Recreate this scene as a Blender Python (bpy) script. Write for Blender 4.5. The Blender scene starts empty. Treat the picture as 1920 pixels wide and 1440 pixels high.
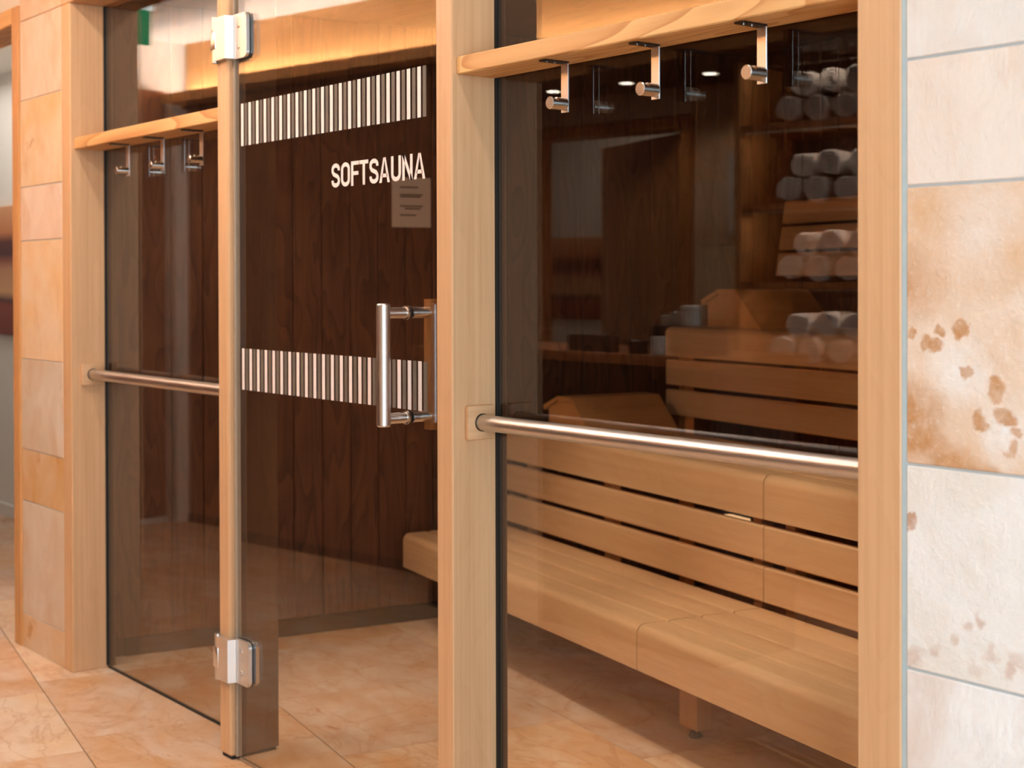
import bpy, bmesh, math, random
from mathutils import Vector, Matrix

random.seed(7)
scene = bpy.context.scene
COL = scene.collection

# ------------------------------------------------------------------ frames
# World: facade of the sauna lies along X (front faces at y = 0, sauna behind, +y).
# The rest of the building stands on a grid turned by GA about the camera's foot.
GA = math.radians(-10.9)
CU = Vector((math.cos(GA), math.sin(GA), 0)); CV = Vector((-math.sin(GA), math.cos(GA), 0))
EYE = Vector((0, -1.9, 1.366))
def G(u, v, z=0.0):
    return Vector((EYE.x, EYE.y, 0)) + CU * u + CV * v + Vector((0, 0, z))

# ------------------------------------------------------------------ camera
cam_d = bpy.data.cameras.new('camera'); cam = bpy.data.objects.new('camera', cam_d); COL.objects.link(cam)
cam.location = EYE
PITCH = math.radians(0.5); YAW = math.atan2(0.7815, 0.624); ROLL = math.radians(-0.15)
cam.rotation_euler = (Matrix.Rotation(YAW, 3, 'Z') @ Matrix.Rotation(math.pi / 2 - PITCH, 3, 'X') @ Matrix.Rotation(ROLL, 3, 'Z')).to_euler()
cam_d.lens = 50; cam_d.sensor_width = 36
cam_d.shift_y = -(190 - 2667 * math.tan(PITCH)) / 1920
cam_d.dof.use_dof = True; cam_d.dof.focus_distance = 3.05; cam_d.dof.aperture_fstop = 4.5
cam_d.clip_start = 0.02
scene.camera = cam

# ------------------------------------------------------------------ world / exposure
w = bpy.data.worlds.new('daylight'); scene.world = w; w.use_nodes = True
bg = w.node_tree.nodes['Background']; bg.inputs[0].default_value = (0.92, 0.96, 1.0, 1); bg.inputs[1].default_value = 0.9
vs = scene.view_settings
vs.view_transform = 'Standard'; vs.look = 'None'; vs.gamma = 1; vs.use_curve_mapping = False; vs.exposure = -0.05
cy = scene.cycles
cy.max_bounces = 5; cy.diffuse_bounces = 3; cy.glossy_bounces = 3; cy.transparent_max_bounces = 10; cy.caustics_reflective = False; cy.caustics_refractive = False
cy.sample_clamp_indirect = 20.0; cy.use_adaptive_sampling = True; cy.adaptive_threshold = 0.045; cy.adaptive_min_samples = 16

def light(name, kind, loc, power, color, rot=(0, 0, 0), **kw):
    d = bpy.data.lights.new(name, kind); d.energy = power; d.color = color
    for k, v in kw.items(): setattr(d, k, v)
    o = bpy.data.objects.new(name, d); o.location = loc; o.rotation_euler = rot; COL.objects.link(o)
    return o
WARM = (1.0, 0.88, 0.72); WARM2 = (1.0, 0.62, 0.34); WHITEW = (1.0, 0.96, 0.91)
# daylight through the hall's window wall behind the photographer (right end of the hall)
light('hall_window_daylight', 'AREA', (2.3, -2.15, 1.45), 190, (0.64, 0.85, 1.0), (math.radians(90), 0, math.radians(42)), shape='RECTANGLE', size=2.4, size_y=2.2)

# ------------------------------------------------------------------ node helpers
def srgb(r, g, b):
    f = lambda c: (c / 255 / 12.92) if c / 255 <= 0.04045 else ((c / 255 + 0.055) / 1.055) ** 2.4
    return (f(r), f(g), f(b), 1)
class NT:
    def __init__(s, name):
        s.m = bpy.data.materials.new(name); s.m.use_nodes = True; s.t = s.m.node_tree; s.t.nodes.clear()
        s.out = s.n('ShaderNodeOutputMaterial')
    def n(s, typ, ins=None, **kw):
        nd = s.t.nodes.new(typ)
        for k, v in kw.items(): setattr(nd, k, v)
        for k, v in (ins or {}).items(): s.set(nd, k, v)
        return nd
    def set(s, nd, k, v):
        if isinstance(v, bpy.types.NodeSocket): s.t.links.new(v, nd.inputs[k])
        else: nd.inputs[k].default_value = v
    def math(s, op, a, b=0.0, clamp=False):
        nd = s.n('ShaderNodeMath', operation=op, use_clamp=clamp); s.set(nd, 0, a); s.set(nd, 1, b); return nd.outputs[0]
    def mix(s, f, a, b, mode='MIX'):
        nd = s.n('ShaderNodeMix', data_type='RGBA', blend_type=mode)
        s.set(nd, 0, f); s.set(nd, 6, a); s.set(nd, 7, b); return nd.outputs[2]
    def ramp(s, f, stops, interp='LINEAR'):
        nd = s.n('ShaderNodeValToRGB'); s.set(nd, 0, f); cr = nd.color_ramp; cr.interpolation = interp
        while len(cr.elements) < len(stops): cr.elements.new(0.5)
        for e, (p, c) in zip(cr.elements, stops):
            e.position = p; e.color = c if hasattr(c, '__len__') else (c, c, c, 1)
        return nd.outputs[0]
    def coords(s, scale, rand=True, rot=(0, 0, 0)):
        tc = s.n('ShaderNodeTexCoord'); v = tc.outputs['Object']
        if rand:
            oi = s.n('ShaderNodeObjectInfo')
            mu = s.n('ShaderNodeMath', operation='MULTIPLY'); s.set(mu, 0, oi.outputs['Random']); s.set(mu, 1, 37.0)
            ad = s.n('ShaderNodeVectorMath', operation='ADD'); s.set(ad, 0, v); s.set(ad, 1, mu.outputs[0]); v = ad.outputs[0]
        mp = s.n('ShaderNodeMapping'); s.set(mp, 'Vector', v); s.set(mp, 'Scale', scale); s.set(mp, 'Rotation', rot)
        return mp.outputs[0]
    def noise(s, v, scale, detail=4, rough=0.5, dist=0.0):
        nd = s.n('ShaderNodeTexNoise', {'Vector': v, 'Scale': scale, 'Detail': detail, 'Roughness': rough, 'Distortion': dist}); return nd.outputs[0]
    def bump(s, h, strength=0.2, dist=0.01):
        nd = s.n('ShaderNodeBump', {'Strength': strength, 'Distance': dist, 'Height': h}); return nd.outputs[0]
    def bsdf(s, **ins):
        b = s.n('ShaderNodeBsdfPrincipled', {k.replace('_', ' '): v for k, v in ins.items()})
        s.t.links.new(b.outputs[0], s.out.inputs[0]); return b

def axes(axis, along, across):
    return tuple(along if a == axis else across for a in 'XYZ')
def wood(name, light_c, dark_c, axis='Z', grain=1.0, figure=0.35, rough=0.5, fscale=1.0, coat=0.0):
    t = NT(name)
    fine = t.noise(t.coords(axes(axis, 1.2, 95 * grain)), 1.0, 3, 0.6)
    mid = t.noise(t.coords(axes(axis, 0.7, 16 * grain)), 1.0, 5, 0.55, 0.4)
    big = t.noise(t.coords(axes(axis, 1.6 * fscale, 9 * fscale)), 1.0, 1.5, 0.4, 0.3)
    # cathedral figure: contour bands of a stretched noise field
    band = t.math('FRACT', t.math('MULTIPLY', big, 9.0))
    band = t.ramp(band, [(0.0, 0.0), (0.75, 0.55), (0.95, 1.0), (1.0, 0.0)])
    f = t.math('ADD', t.math('MULTIPLY', fine, 0.52), t.math('MULTIPLY', mid, 0.42))
    f = t.math('ADD', f, t.math('MULTIPLY', t.math('SUBTRACT', band, 0.5), figure))
    f = t.ramp(f, [(0.22, 0.0), (0.72, 1.0)])
    c = t.mix(f, light_c, dark_c)
    tone = t.noise(t.coords(axes(axis, 0.35, 3.0)), 1.0, 2)
    c = t.mix(t.math('MULTIPLY', tone, 0.28), c, dark_c)
    t.bsdf(Base_Color=c, Roughness=rough, Normal=t.bump(fine, 0.10, 0.002), Coat_Weight=coat, Coat_Roughness=0.25)
    return t.m

def stone(name, rust_c=srgb(196, 132, 70), bumps=0.35, rough=0.6, vein=True, streak=(1, 1, 1), pale=srgb(244, 236, 226), rust_scale=7.0):
    # object colour gives the slab its own tone, its alpha how rusty it is
    t = NT(name)
    oi = t.n('ShaderNodeObjectInfo')
    base = oi.outputs['Color']; rust = oi.outputs['Alpha']
    p = t.coords(streak)
    n1 = t.noise(p, 3.2, 8, 0.55, 0.9); n2 = t.noise(p, 14.0, 6, 0.6, 0.3); n3 = t.noise(p, 120.0, 3, 0.6)
    c = t.mix(t.ramp(n1, [(0.35, 0.0), (0.68, 0.62)]), base, t.mix(0.7, base, pale))
    warm = t.mix(0.62, base, rust_c)
    n4 = t.noise(p, 4.3, 7, 0.62, 1.4)
    c = t.mix(t.math('MULTIPLY', t.ramp(n4, [(0.50, 0.0), (0.72, 0.8)]), 0.75), c, warm)
    c = t.mix(t.math('MULTIPLY', t.ramp(n2, [(0.45, 0.0), (0.75, 1.0)]), 0.22), c, warm)
    n5 = t.noise(p, rust_scale, 5, 0.55, 0.7)
    thr = t.math('SUBTRACT', t.math('ADD', n5, t.math('MULTIPLY', rust, 0.42)), 0.70)
    c = t.mix(t.math('MULTIPLY', t.math('MULTIPLY', thr, 26.0, True), t.ramp(n2, [(0.2, 1.0), (0.8, 0.55)])), c, rust_c)
    if vein:
        n6 = t.noise(p, 1.5, 5, 0.55, 1.6)
        d = t.math('ABSOLUTE', t.math('SUBTRACT', n6, 0.5))
        c = t.mix(t.math('MULTIPLY', t.ramp(d, [(0.0, 1.0), (0.018, 0.0)]), 0.42), c, rust_c)
    h = t.math('ADD', t.math('MULTIPLY', n3, 0.35), n2)
    t.bsdf(Base_Color=c, Roughness=rough, Normal=t.bump(h, bumps, 0.006))
    return t.m

def plain(name, c, rough=0.5, metal=0.0, noise_amt=0.06, nscale=40, bump=0.0, **kw):
    t = NT(name)
    n = t.noise(t.coords((1, 1, 1)), nscale, 4)
    dark = tuple(x * (1 - 2.2 * noise_amt) for x in c[:3]) + (1,)
    ins = dict(Base_Color=t.mix(n, c, dark), Roughness=rough, Metallic=metal)
    if bump: ins['Normal'] = t.bump(n, bump, 0.004)
    ins.update(kw); t.bsdf(**ins); return t.m

def brushed(name, c, rough=0.3, axis='X'):
    t = NT(name)
    n = t.noise(t.coords(axes(axis, 3, 900), rand=False), 1.0, 3)
    t.bsdf(Base_Color=t.mix(n, c, tuple(x * 0.86 for x in c[:3]) + (1,)), Metallic=1.0,
           Roughness=t.math('ADD', t.math('MULTIPLY', n, 0.10), rough), Normal=t.bump(n, 0.03, 0.0005))
    return t.m

def glass_mat(name, tint):
    # clear float glass: tinted transmission plus Fresnel reflection on each face
    t = NT(name)
    g = t.n('ShaderNodeNewGeometry')
    dp = t.n('ShaderNodeVectorMath', operation='DOT_PRODUCT'); t.set(dp, 0, g.outputs['Normal']); t.set(dp, 1, g.outputs['Incoming'])
    c = t.math('SUBTRACT', 1.0, t.math('ABSOLUTE', dp.outputs['Value']))
    f = t.math('ADD', t.math('MULTIPLY', t.math('POWER', c, 5.0), 0.95), 0.05, True)
    tr = t.n('ShaderNodeBsdfTransparent', {'Color': tint}); gl = t.n('ShaderNodeBsdfGlossy', {'Color': (1, 1, 1, 1), 'Roughness': 0.0})
    mx = t.n('ShaderNodeMixShader', {0: f}); t.t.links.new(tr.outputs[0], mx.inputs[1]); t.t.links.new(gl.outputs[0], mx.inputs[2])
    t.t.links.new(mx.outputs[0], t.out.inputs[0]); return t.m

def emit(name, c, s):
    t = NT(name); e = t.n('ShaderNodeEmission', {'Color': c, 'Strength': s}); t.t.links.new(e.outputs[0], t.out.inputs[0]); return t.m

M = {}
FL, FD = srgb(232, 187, 142), srgb(198, 148, 104)
for ax in 'XYZ':
    M['frame' + ax] = wood('larch_frame_' + ax, FL, FD, ax, 1.0, 0.05, 0.5)
M['beam'] = wood('spruce_board', srgb(230, 180, 118), srgb(196, 134, 74), 'X', 0.35, 0.62, 0.5, 0.8)
M['trimZ'] = wood('alder_trim', srgb(226, 170, 112), srgb(196, 136, 80), 'Z', 0.8, 0.1, 0.5)
M['bench'] = wood('abachi_bench', srgb(236, 198, 154), srgb(210, 164, 120), 'X', 0.6, 0.10, 0.5)
M['benchY'] = wood('abachi_headrest', srgb(210, 156, 98), srgb(182, 126, 74), 'Y', 0.6, 0.10, 0.5)
M['benchZ'] = wood('abachi_post', srgb(210, 156, 98), srgb(182, 126, 74), 'Z', 0.6, 0.10, 0.5)
M['plank'] = wood('thermo_plank', srgb(112, 70, 46), srgb(66, 38, 25), 'Z', 0.55, 0.40, 0.55)
M['plankX'] = wood('thermo_plank_across', srgb(120, 74, 46), srgb(78, 44, 27), 'X', 0.55, 0.40, 0.55)
M['inner'] = wood('dark_inner_frame', srgb(112, 78, 56), srgb(82, 54, 38), 'Z', 0.8, 0.15, 0.55)  # inner half of the posts, darker brown than the front timber
M['hallpanel'] = wood('hall_panel', srgb(150, 96, 58), srgb(106, 62, 36), 'Z', 0.5, 0.3, 0.5)
M['covewood'] = wood('cove_board', srgb(226, 168, 104), srgb(204, 142, 82), 'X', 0.6, 0.1, 0.5)
M['oak'] = wood('oak_door', srgb(216, 148, 86), srgb(172, 108, 60), 'Z', 0.5, 0.4, 0.5)
M['oakX'] = wood('oak_board', srgb(196, 124, 68), srgb(150, 88, 46), 'X', 0.5, 0.3, 0.4)
M['darkpanel'] = wood('dark_panel', srgb(66, 46, 36), srgb(42, 29, 22), 'Z', 0.5, 0.2, 0.5)
M['slab'] = stone('floor_quartzite', srgb(186, 122, 66), 0.10, 0.42, True, (1, 1.6, 1))
M['tile'] = stone('wall_quartzite', srgb(198, 138, 80), 0.25, 0.6, False, (1, 1, 0.7))
M['tile_rough'] = stone('wall_travertine', srgb(200, 144, 90), 0.55, 0.75, False, (1, 1, 0.6), srgb(248, 244, 240), 9.0)
def stained(name, c0, c1, blobs, warp=0.05, wscale=14.0, fine=0.5, bmp=0.5):
    """Pale travertine with stains of their own shape: blobs = (x, z, radius, edge, colour, strength) in the tile's own axes."""
    t = NT(name); p = t.coords((1, 1, 1), rand=False)
    cl = t.noise(p, 4.2, 7, 0.6, 0.6); cl2 = t.noise(p, 26.0, 6, 0.65, 0.3); cl3 = t.noise(p, 110.0, 4, 0.7)
    c = t.mix(t.ramp(cl, [(0.36, 0.0), (0.62, 1.0)]), c0, c1)
    wn = t.n('ShaderNodeTexNoise', {'Vector': p, 'Scale': wscale, 'Detail': 5.0, 'Roughness': 0.6})
    wv = t.n('ShaderNodeVectorMath', {0: wn.outputs['Color'], 1: (0.5, 0.5, 0.5)}, operation='SUBTRACT')
    wv = t.n('ShaderNodeVectorMath', {0: wv.outputs[0], 3: warp}, operation='SCALE')
    wp = t.n('ShaderNodeVectorMath', {0: p, 1: wv.outputs[0]}, operation='ADD')
    fl = t.n('ShaderNodeVectorMath', {0: wp.outputs[0], 1: (1, 0, 1)}, operation='MULTIPLY').outputs[0]
    for x, z, rad, edge, col, k in blobs:
        d = t.n('ShaderNodeVectorMath', {0: fl, 1: (x, 0, z)}, operation='DISTANCE').outputs['Value']
        f = t.math('DIVIDE', t.math('SUBTRACT', rad, d), edge, True)
        c = t.mix(t.math('MULTIPLY', t.math('MULTIPLY', f, k), t.ramp(cl2, [(0.30, 0.55), (0.58, 1.0)])), c, col)
    c = t.mix(t.math('MULTIPLY', t.ramp(cl3, [(0.56, 0.0), (0.76, 1.0)]), fine), c, srgb(244, 234, 226))
    t.bsdf(Base_Color=c, Roughness=0.78, Normal=t.bump(t.math('ADD', cl2, t.math('MULTIPLY', cl3, 0.5)), bmp, 0.006)); return t.m
TAN, RUST, PALE = srgb(220, 172, 124), srgb(196, 138, 84), srgb(244, 240, 236)
M['tile_rust'] = stained('rust_travertine', srgb(238, 218, 200), srgb(228, 194, 164),
    [(-0.30, 0.40, 0.10, 0.10, TAN, 0.8), (-0.33, 0.28, 0.075, 0.07, RUST, 0.75), (-0.20, 0.37, 0.10, 0.1, PALE, 0.6), (-0.14, 0.33, 0.05, 0.06, TAN, 0.7),
     (-0.24, 0.15, 0.07, 0.06, PALE, 0.8), (-0.33, 0.06, 0.085, 0.05, RUST, 0.95), (-0.26, 0.0, 0.05, 0.03, RUST, 0.9), (-0.20, -0.02, 0.045, 0.02, RUST, 0.9),
     (-0.165, 0.055, 0.055, 0.05, PALE, 0.95), (-0.24, 0.215, 0.016, 0.004, RUST, 0.85), (-0.245, 0.205, 0.010, 0.004, RUST, 0.85), (-0.277, 0.208, 0.012, 0.004, RUST, 0.85),
     (-0.30, 0.19, 0.013, 0.005, RUST, 0.8), (-0.285, 0.185, 0.012, 0.004, RUST, 0.85), (-0.325, 0.205, 0.012, 0.005, RUST, 0.85), (-0.228, 0.153, 0.013, 0.004, RUST, 0.9),
     (-0.175, 0.125, 0.020, 0.006, RUST, 0.85), (-0.16, 0.085, 0.020, 0.006, RUST, 0.85), (-0.205, 0.075, 0.016, 0.005, RUST, 0.85), (-0.15, 0.035, 0.012, 0.004, RUST, 0.85), (-0.145, 0.06, 0.012, 0.004, RUST, 0.85)], 0.05, 22.0)
DEN = srgb(206, 176, 158)
M['tile_patch'] = stained('patched_travertine', srgb(242, 238, 234), srgb(234, 226, 216),
    [(-0.282, 0.233, 0.017, 0.003, srgb(190, 146, 116), 0.9), (-0.27, 0.02, 0.022, 0.012, DEN, 0.7), (-0.235, 0.035, 0.016, 0.010, DEN, 0.7), (-0.20, 0.06, 0.012, 0.008, DEN, 0.6),
     (-0.175, 0.085, 0.012, 0.008, DEN, 0.7), (-0.155, 0.10, 0.012, 0.008, DEN, 0.7), (-0.135, 0.05, 0.014, 0.008, DEN, 0.6), (-0.105, 0.03, 0.014, 0.008, DEN, 0.7), (-0.16, 0.02, 0.016, 0.01, DEN, 0.5), (-0.09, 0.05, 0.02, 0.01, DEN, 0.5)], 0.05, 34.0, 0.6)
M['grout'] = plain('grey_grout', srgb(192, 196, 196), 0.9)
M['grout_floor'] = plain('floor_grout', srgb(150, 118, 88), 0.9)
M['silicone'] = plain('blue_grey_silicone', srgb(186, 204, 208), 0.5)
M['steel'] = brushed('brushed_steel', (0.66, 0.61, 0.57, 1), 0.30, 'X')
M['steelZ'] = brushed('brushed_steel_upright', (0.74, 0.71, 0.68, 1), 0.25, 'Z')
M['steelY'] = brushed('polished_steel', (0.72, 0.68, 0.64, 1), 0.16, 'Y')
M['steeld'] = plain('dark_steel', srgb(78, 66, 58), 0.4, 0.9)
M['hinge'] = brushed('satin_nickel', (0.84, 0.80, 0.76, 1), 0.34, 'Z')
M['rubber'] = plain('black_rubber', srgb(18, 17, 16), 0.6)
M['seal'] = plain('clear_seal', srgb(176, 152, 128), 0.25)
M['glass'] = glass_mat('bronze_glass', (0.875, 0.835, 0.79, 1))
M['white'] = plain('white_plaster', srgb(240, 232, 222), 0.9, 0, 0.02, 12, 0.05)
M['ceil'] = plain('white_ceiling', srgb(244, 238, 230), 0.9, 0, 0.01, 12)
M['vinylw'] = plain('white_vinyl', srgb(246, 226, 216), 0.6, 0, 0.01)
M['vinylg'] = plain('grey_vinyl', srgb(112, 98, 84), 0.7, 0, 0.02)
M['paper'] = plain('paper', srgb(216, 206, 196), 0.8, 0, 0.02)
M['ink'] = plain('ink', srgb(52, 44, 40), 0.7)
M['inkbrown'] = plain('brown_print', srgb(120, 66, 44), 0.7)
M['towel'] = plain('white_terry', srgb(240, 230, 222), 1.0, 0, 0.08, 160, 0.9)
M['jarw'] = plain('white_ceramic', srgb(226, 214, 202), 0.35, 0, 0.03)
M['jard'] = plain('dark_ceramic', srgb(40, 34, 32), 0.3)
M['smoke'] = plain('smoked_glass_dish', srgb(62, 46, 38), 0.15)
M['foot'] = plain('black_plastic', srgb(28, 26, 25), 0.5)
M['led'] = emit('led_strip', (1.0, 0.80, 0.56, 1), 14)
M['lampface'] = emit('downlight_lens', (1.0, 0.88, 0.72, 1), 22)
M['saunalamp'] = emit('sauna_lamp', (1.0, 0.62, 0.32, 1), 1.3)
M['green'] = emit('exit_sign_green', (0.01, 0.55, 0.22, 1), 1.2)
M['signwhite'] = emit('exit_sign_white', (0.9, 1.0, 0.95, 1), 3.0)
t = NT('banded_painting')                     # flat print: broad horizontal bands
tcn = t.n('ShaderNodeTexCoord'); sep = t.n('ShaderNodeSeparateXYZ'); t.set(sep, 0, tcn.outputs['Generated'])
wob = t.noise(tcn.outputs['Generated'], 3.0, 3)
zz = t.math('ADD', sep.outputs[2], t.math('MULTIPLY', t.math('SUBTRACT', wob, 0.5), 0.06))
t.bsdf(Base_Color=t.ramp(zz, [(0.0, srgb(120, 44, 26)), (0.22, srgb(140, 62, 36)), (0.27, srgb(92, 50, 38)), (0.33, srgb(214, 158, 110)), (0.50, srgb(196, 138, 100)), (0.56, srgb(150, 84, 60)), (0.62, srgb(84, 40, 32)), (0.72, srgb(96, 44, 34)), (0.80, srgb(206, 128, 80)), (1.0, srgb(224, 160, 112))]), Roughness=0.7)
M['painting'] = t.m

# ------------------------------------------------------------------ mesh helpers
def link(o, parent=None):
    COL.objects.link(o)
    if parent is not None: o.parent = parent
    return o
def mesh(name, bm, mat, parent=None, smooth=False, loc=None):
    me = bpy.data.meshes.new(name); bm.to_mesh(me); bm.free()
    me.materials.append(M[mat] if isinstance(mat, str) else mat)
    if smooth:
        for p in me.polygons: p.use_smooth = True
        try: me.set_sharp_from_angle(angle=math.radians(35))
        except Exception: pass
    o = bpy.data.objects.new(name, me); link(o, parent)
    if loc is not None: o.location = loc
    return o
def tag(o, label=None, cat=None, group=None, kind=None):
    if label: o['label'] = label
    if cat: o['category'] = cat
    if group: o['group'] = group
    if kind: o['kind'] = kind
    return o
def empty(name, loc=(0, 0, 0), rz=0.0, parent=None):
    o = bpy.data.objects.new(name, None); o.location = loc; o.rotation_euler = (0, 0, rz); o.empty_display_size = 0.05
    return link(o, parent)
def thing(name, label, cat, loc=(0, 0, 0), rz=0.0, group=None):
    return tag(empty(name, loc, rz), label, cat, group)

def bbox(bm, x0, x1, y0, y1, z0, z1, bev=0.0, seg=1):
    vs_ = [bm.verts.new(p) for p in ((x0, y0, z0), (x1, y0, z0), (x1, y1, z0), (x0, y1, z0), (x0, y0, z1), (x1, y0, z1), (x1, y1, z1), (x0, y1, z1))]
    fs = [bm.faces.new([vs_[i] for i in f]) for f in ((0, 3, 2, 1), (4, 5, 6, 7), (0, 1, 5, 4), (1, 2, 6, 5), (2, 3, 7, 6), (3, 0, 4, 7))]
    if bev > 0:
        es = list({e for f in fs for e in f.edges})
        bmesh.ops.bevel(bm, geom=es, offset=bev, segments=seg, profile=0.5, affect='EDGES')
    return bm
def box(name, x0, x1, y0, y1, z0, z1, mat, parent=None, bev=0.0, seg=1):
    """Box given in the parent's axes; its origin sits at the middle of its base."""
    cx, cy = (x0 + x1) / 2, (y0 + y1) / 2
    bm = bbox(bmesh.new(), x0 - cx, x1 - cx, y0 - cy, y1 - cy, 0, z1 - z0, bev, seg)
    return mesh(name, bm, mat, parent, smooth=bev > 0 and seg > 1, loc=(cx, cy, z0))
def gbox(name, u0, u1, v0, v1, z0, z1, mat, bev=0.0):
    o = box(name, u0 - (u0 + u1) / 2, u1 - (u0 + u1) / 2, v0 - (v0 + v1) / 2, v1 - (v0 + v1) / 2, 0, z1 - z0, mat, None, bev)
    o.location = G((u0 + u1) / 2, (v0 + v1) / 2, z0); o.rotation_euler = (0, 0, GA); return o
def prism(bm, pts, a0, a1, axis='X'):
    """Extrude a closed 2-D outline along an axis (outline in the other two axes, in order)."""
    def P(p, a):
        return {'X': (a, p[0], p[1]), 'Y': (p[0], a, p[1]), 'Z': (p[0], p[1], a)}[axis]
    A = [bm.verts.new(P(p, a0)) for p in pts]; B = [bm.verts.new(P(p, a1)) for p in pts]
    n = len(pts)
    bm.faces.new(A); bm.faces.new(B[::-1])
    for i in range(n): bm.faces.new((A[i], B[i], B[(i + 1) % n], A[(i + 1) % n]))
    bmesh.ops.recalc_face_normals(bm, faces=bm.faces[:]); return bm
def tube(bm, p0, p1, r, seg=20, r2=None, caps=True):
    p0, p1 = Vector(p0), Vector(p1); d = (p1 - p0); L = d.length
    mt = Matrix.Translation((p0 + p1) / 2) @ d.to_track_quat('Z', 'Y').to_matrix().to_4x4()
    bmesh.ops.create_cone(bm, cap_ends=caps, segments=seg, radius1=r, radius2=r if r2 is None else r2, depth=L, matrix=mt); return bm
def lathe(bm, prof, seg=24, centre=(0, 0, 0), axis='Z'):
    rings = []
    for r, h in prof:
        ring = []
        for i in range(seg):
            a = 2 * math.pi * i / seg; c, s = r * math.cos(a), r * math.sin(a)
            p = {'Z': (c, s, h), 'Y': (c, h, s), 'X': (h, c, s)}[axis]
            ring.append(bm.verts.new(Vector(p) + Vector(centre)))
        rings.append(ring)
    for a, b in zip(rings, rings[1:]):
        for i in range(seg): bm.faces.new((a[i], a[(i + 1) % seg], b[(i + 1) % seg], b[i]))
    bm.faces.new(rings[0][::-1]); bm.faces.new(rings[-1])
    bmesh.ops.recalc_face_normals(bm, faces=bm.faces[:]); return bm
def rrect(x0, x1, y0, y1, rad, n=5, which=(1, 1, 1, 1)):
    out = []
    for (cx, cy, a0, k) in ((x1 - rad, y1 - rad, 0, 0), (x0 + rad, y1 - rad, 90, 1), (x0 + rad, y0 + rad, 180, 2), (x1 - rad, y0 + rad, 270, 3)):
        if which[k]:
            for i in range(n + 1):
                a = math.radians(a0 + 90 * i / n); out.append((cx + rad * math.cos(a), cy + rad * math.sin(a)))
        else:
            out.append(((x1, y1), (x0, y1), (x0, y0), (x1, y0))[k])
    return out
def tone(o, r, g, b, rust=0.0):
    c = srgb(r, g, b); o.color = (c[0], c[1], c[2], rust); return o

# ------------------------------------------------------------------ key dimensions of the facade
XL0, XL1 = -4.933, -4.854        # left post
XJ0, XJ1 = -3.743, -3.677        # door jamb
XM0, XM1 = -2.658, -2.596        # middle post
XR0, XR1 = -1.472, -1.385        # right post
HEAD = 2.35; DEP = 0.158; CEIL = 2.75
BZ0, BZ1 = 1.8375, 1.8775        # coat board

# ================================================================== SETTING
# ---- floor with stone slabs (grid)
floor = gbox('floor', -11.5, 4.0, -4.6, 5.2, -0.12, -0.004, 'grout_floor'); tag(floor, 'warm beige stone slab floor running from hall into sauna', kind='structure')
rows = [-3.3, -2.62, -1.94, -1.25, -0.56, 0.13, 0.819, 1.464, 2.217, 2.92, 3.62, 4.2]
first = {5: -4.93, 6: -5.07, 7: -4.474, 8: -4.09}
lens = {5: 0.67, 6: 0.69, 7: 0.62, 8: 0.66}
fl_inv = floor.location.copy()
pal = [(216, 166, 120), (224, 182, 144), (206, 158, 116), (232, 194, 156), (216, 162, 108), (226, 174, 122), (212, 172, 140)]
for r in range(len(rows) - 1):
    L = lens.get(r, 0.67); u = first.get(r, -5.2 + 0.31 * (r % 2))
    u -= L * math.ceil((u + 9.6) / L)
    while u < 1.6:
        v0, v1 = rows[r], rows[r + 1]
        bm = bbox(bmesh.new(), -L / 2 + 0.0018, L / 2 - 0.0018, -(v1 - v0) / 2 + 0.0018, (v1 - v0) / 2 - 0.0018, 0, 0.0038, 0.001)
        o = mesh('floor_slab', bm, 'slab', floor)
        o.location = ((u + L / 2) - (-11.5 + 4.0) / 2, (v0 + v1) / 2 - (-4.6 + 5.2) / 2, 0.1162)
        tone(o, *random.choice(pal), random.choice((0, 0, 0.05, 0.12, 0.2)))
        u += L

# ---- facade timber
def post(name, x0, x1, label, y1, bev=0.003, z0=0.0):
    o = box(name, x0, x1, 0, y1, z0, HEAD, 'frameZ', None, bev); tag(o, label, kind='structure')
    ym = (y1) / 2
    q = box('inner_frame', -(x1 - x0) / 2, (x1 - x0) / 2, y1 + 0.0005 - ym, DEP - ym, 0.0, HEAD - z0, 'inner', o, 0.002); tag(q, 'dark brown inner half of the post')
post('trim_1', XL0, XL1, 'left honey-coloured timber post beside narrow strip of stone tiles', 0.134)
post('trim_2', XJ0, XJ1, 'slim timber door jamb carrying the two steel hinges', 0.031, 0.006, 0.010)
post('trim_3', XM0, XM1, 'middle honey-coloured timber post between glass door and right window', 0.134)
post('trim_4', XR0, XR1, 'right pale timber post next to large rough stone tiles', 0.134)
o = box('trim_5', -5.345, XR1, 0, DEP, HEAD, HEAD + 0.09, 'frameX', None, 0.003); tag(o, 'timber head rail along the top of the glazed front', kind='structure')
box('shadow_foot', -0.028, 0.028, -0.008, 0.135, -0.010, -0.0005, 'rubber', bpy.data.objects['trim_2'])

# wall pieces of the facade: backing + stone tiles as parts
def tile_wall(name, label, x0, x1, z1, joints, tones, mat, gap=0.004, y=0.0, splits=None):
    w_ = box(name, x0, x1, y + 0.003, y + 0.155, 0, z1, 'grout'); tag(w_, label, kind='structure')
    cx = (x0 + x1) / 2
    zs = [0.0] + joints + [z1]
    for i in range(len(zs) - 1):
        cols = (splits or {}).get(i, [x0, x1])
        for j in range(len(cols) - 1):
            a, b = cols[j] + (gap / 2 if j else 0), cols[j + 1] - (gap / 2 if j < len(cols) - 2 else 0)
            m_ = mat[i % len(mat)] if isinstance(mat, (list, tuple)) else mat
            bm = bbox(bmesh.new(), -(b - a) / 2, (b - a) / 2, -0.008, 0.008, 0, zs[i + 1] - zs[i] - gap, 0.0015)
            t_ = mesh('stone_tile', bm, m_, w_)
            t_.location = ((a + b) / 2 - cx, -(0.152 / 2) + 0.005 + random.uniform(-.0008, .0008), zs[i] + gap / 2)
            tone(t_, *tones[(i + j) % len(tones)])
    return w_
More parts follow.
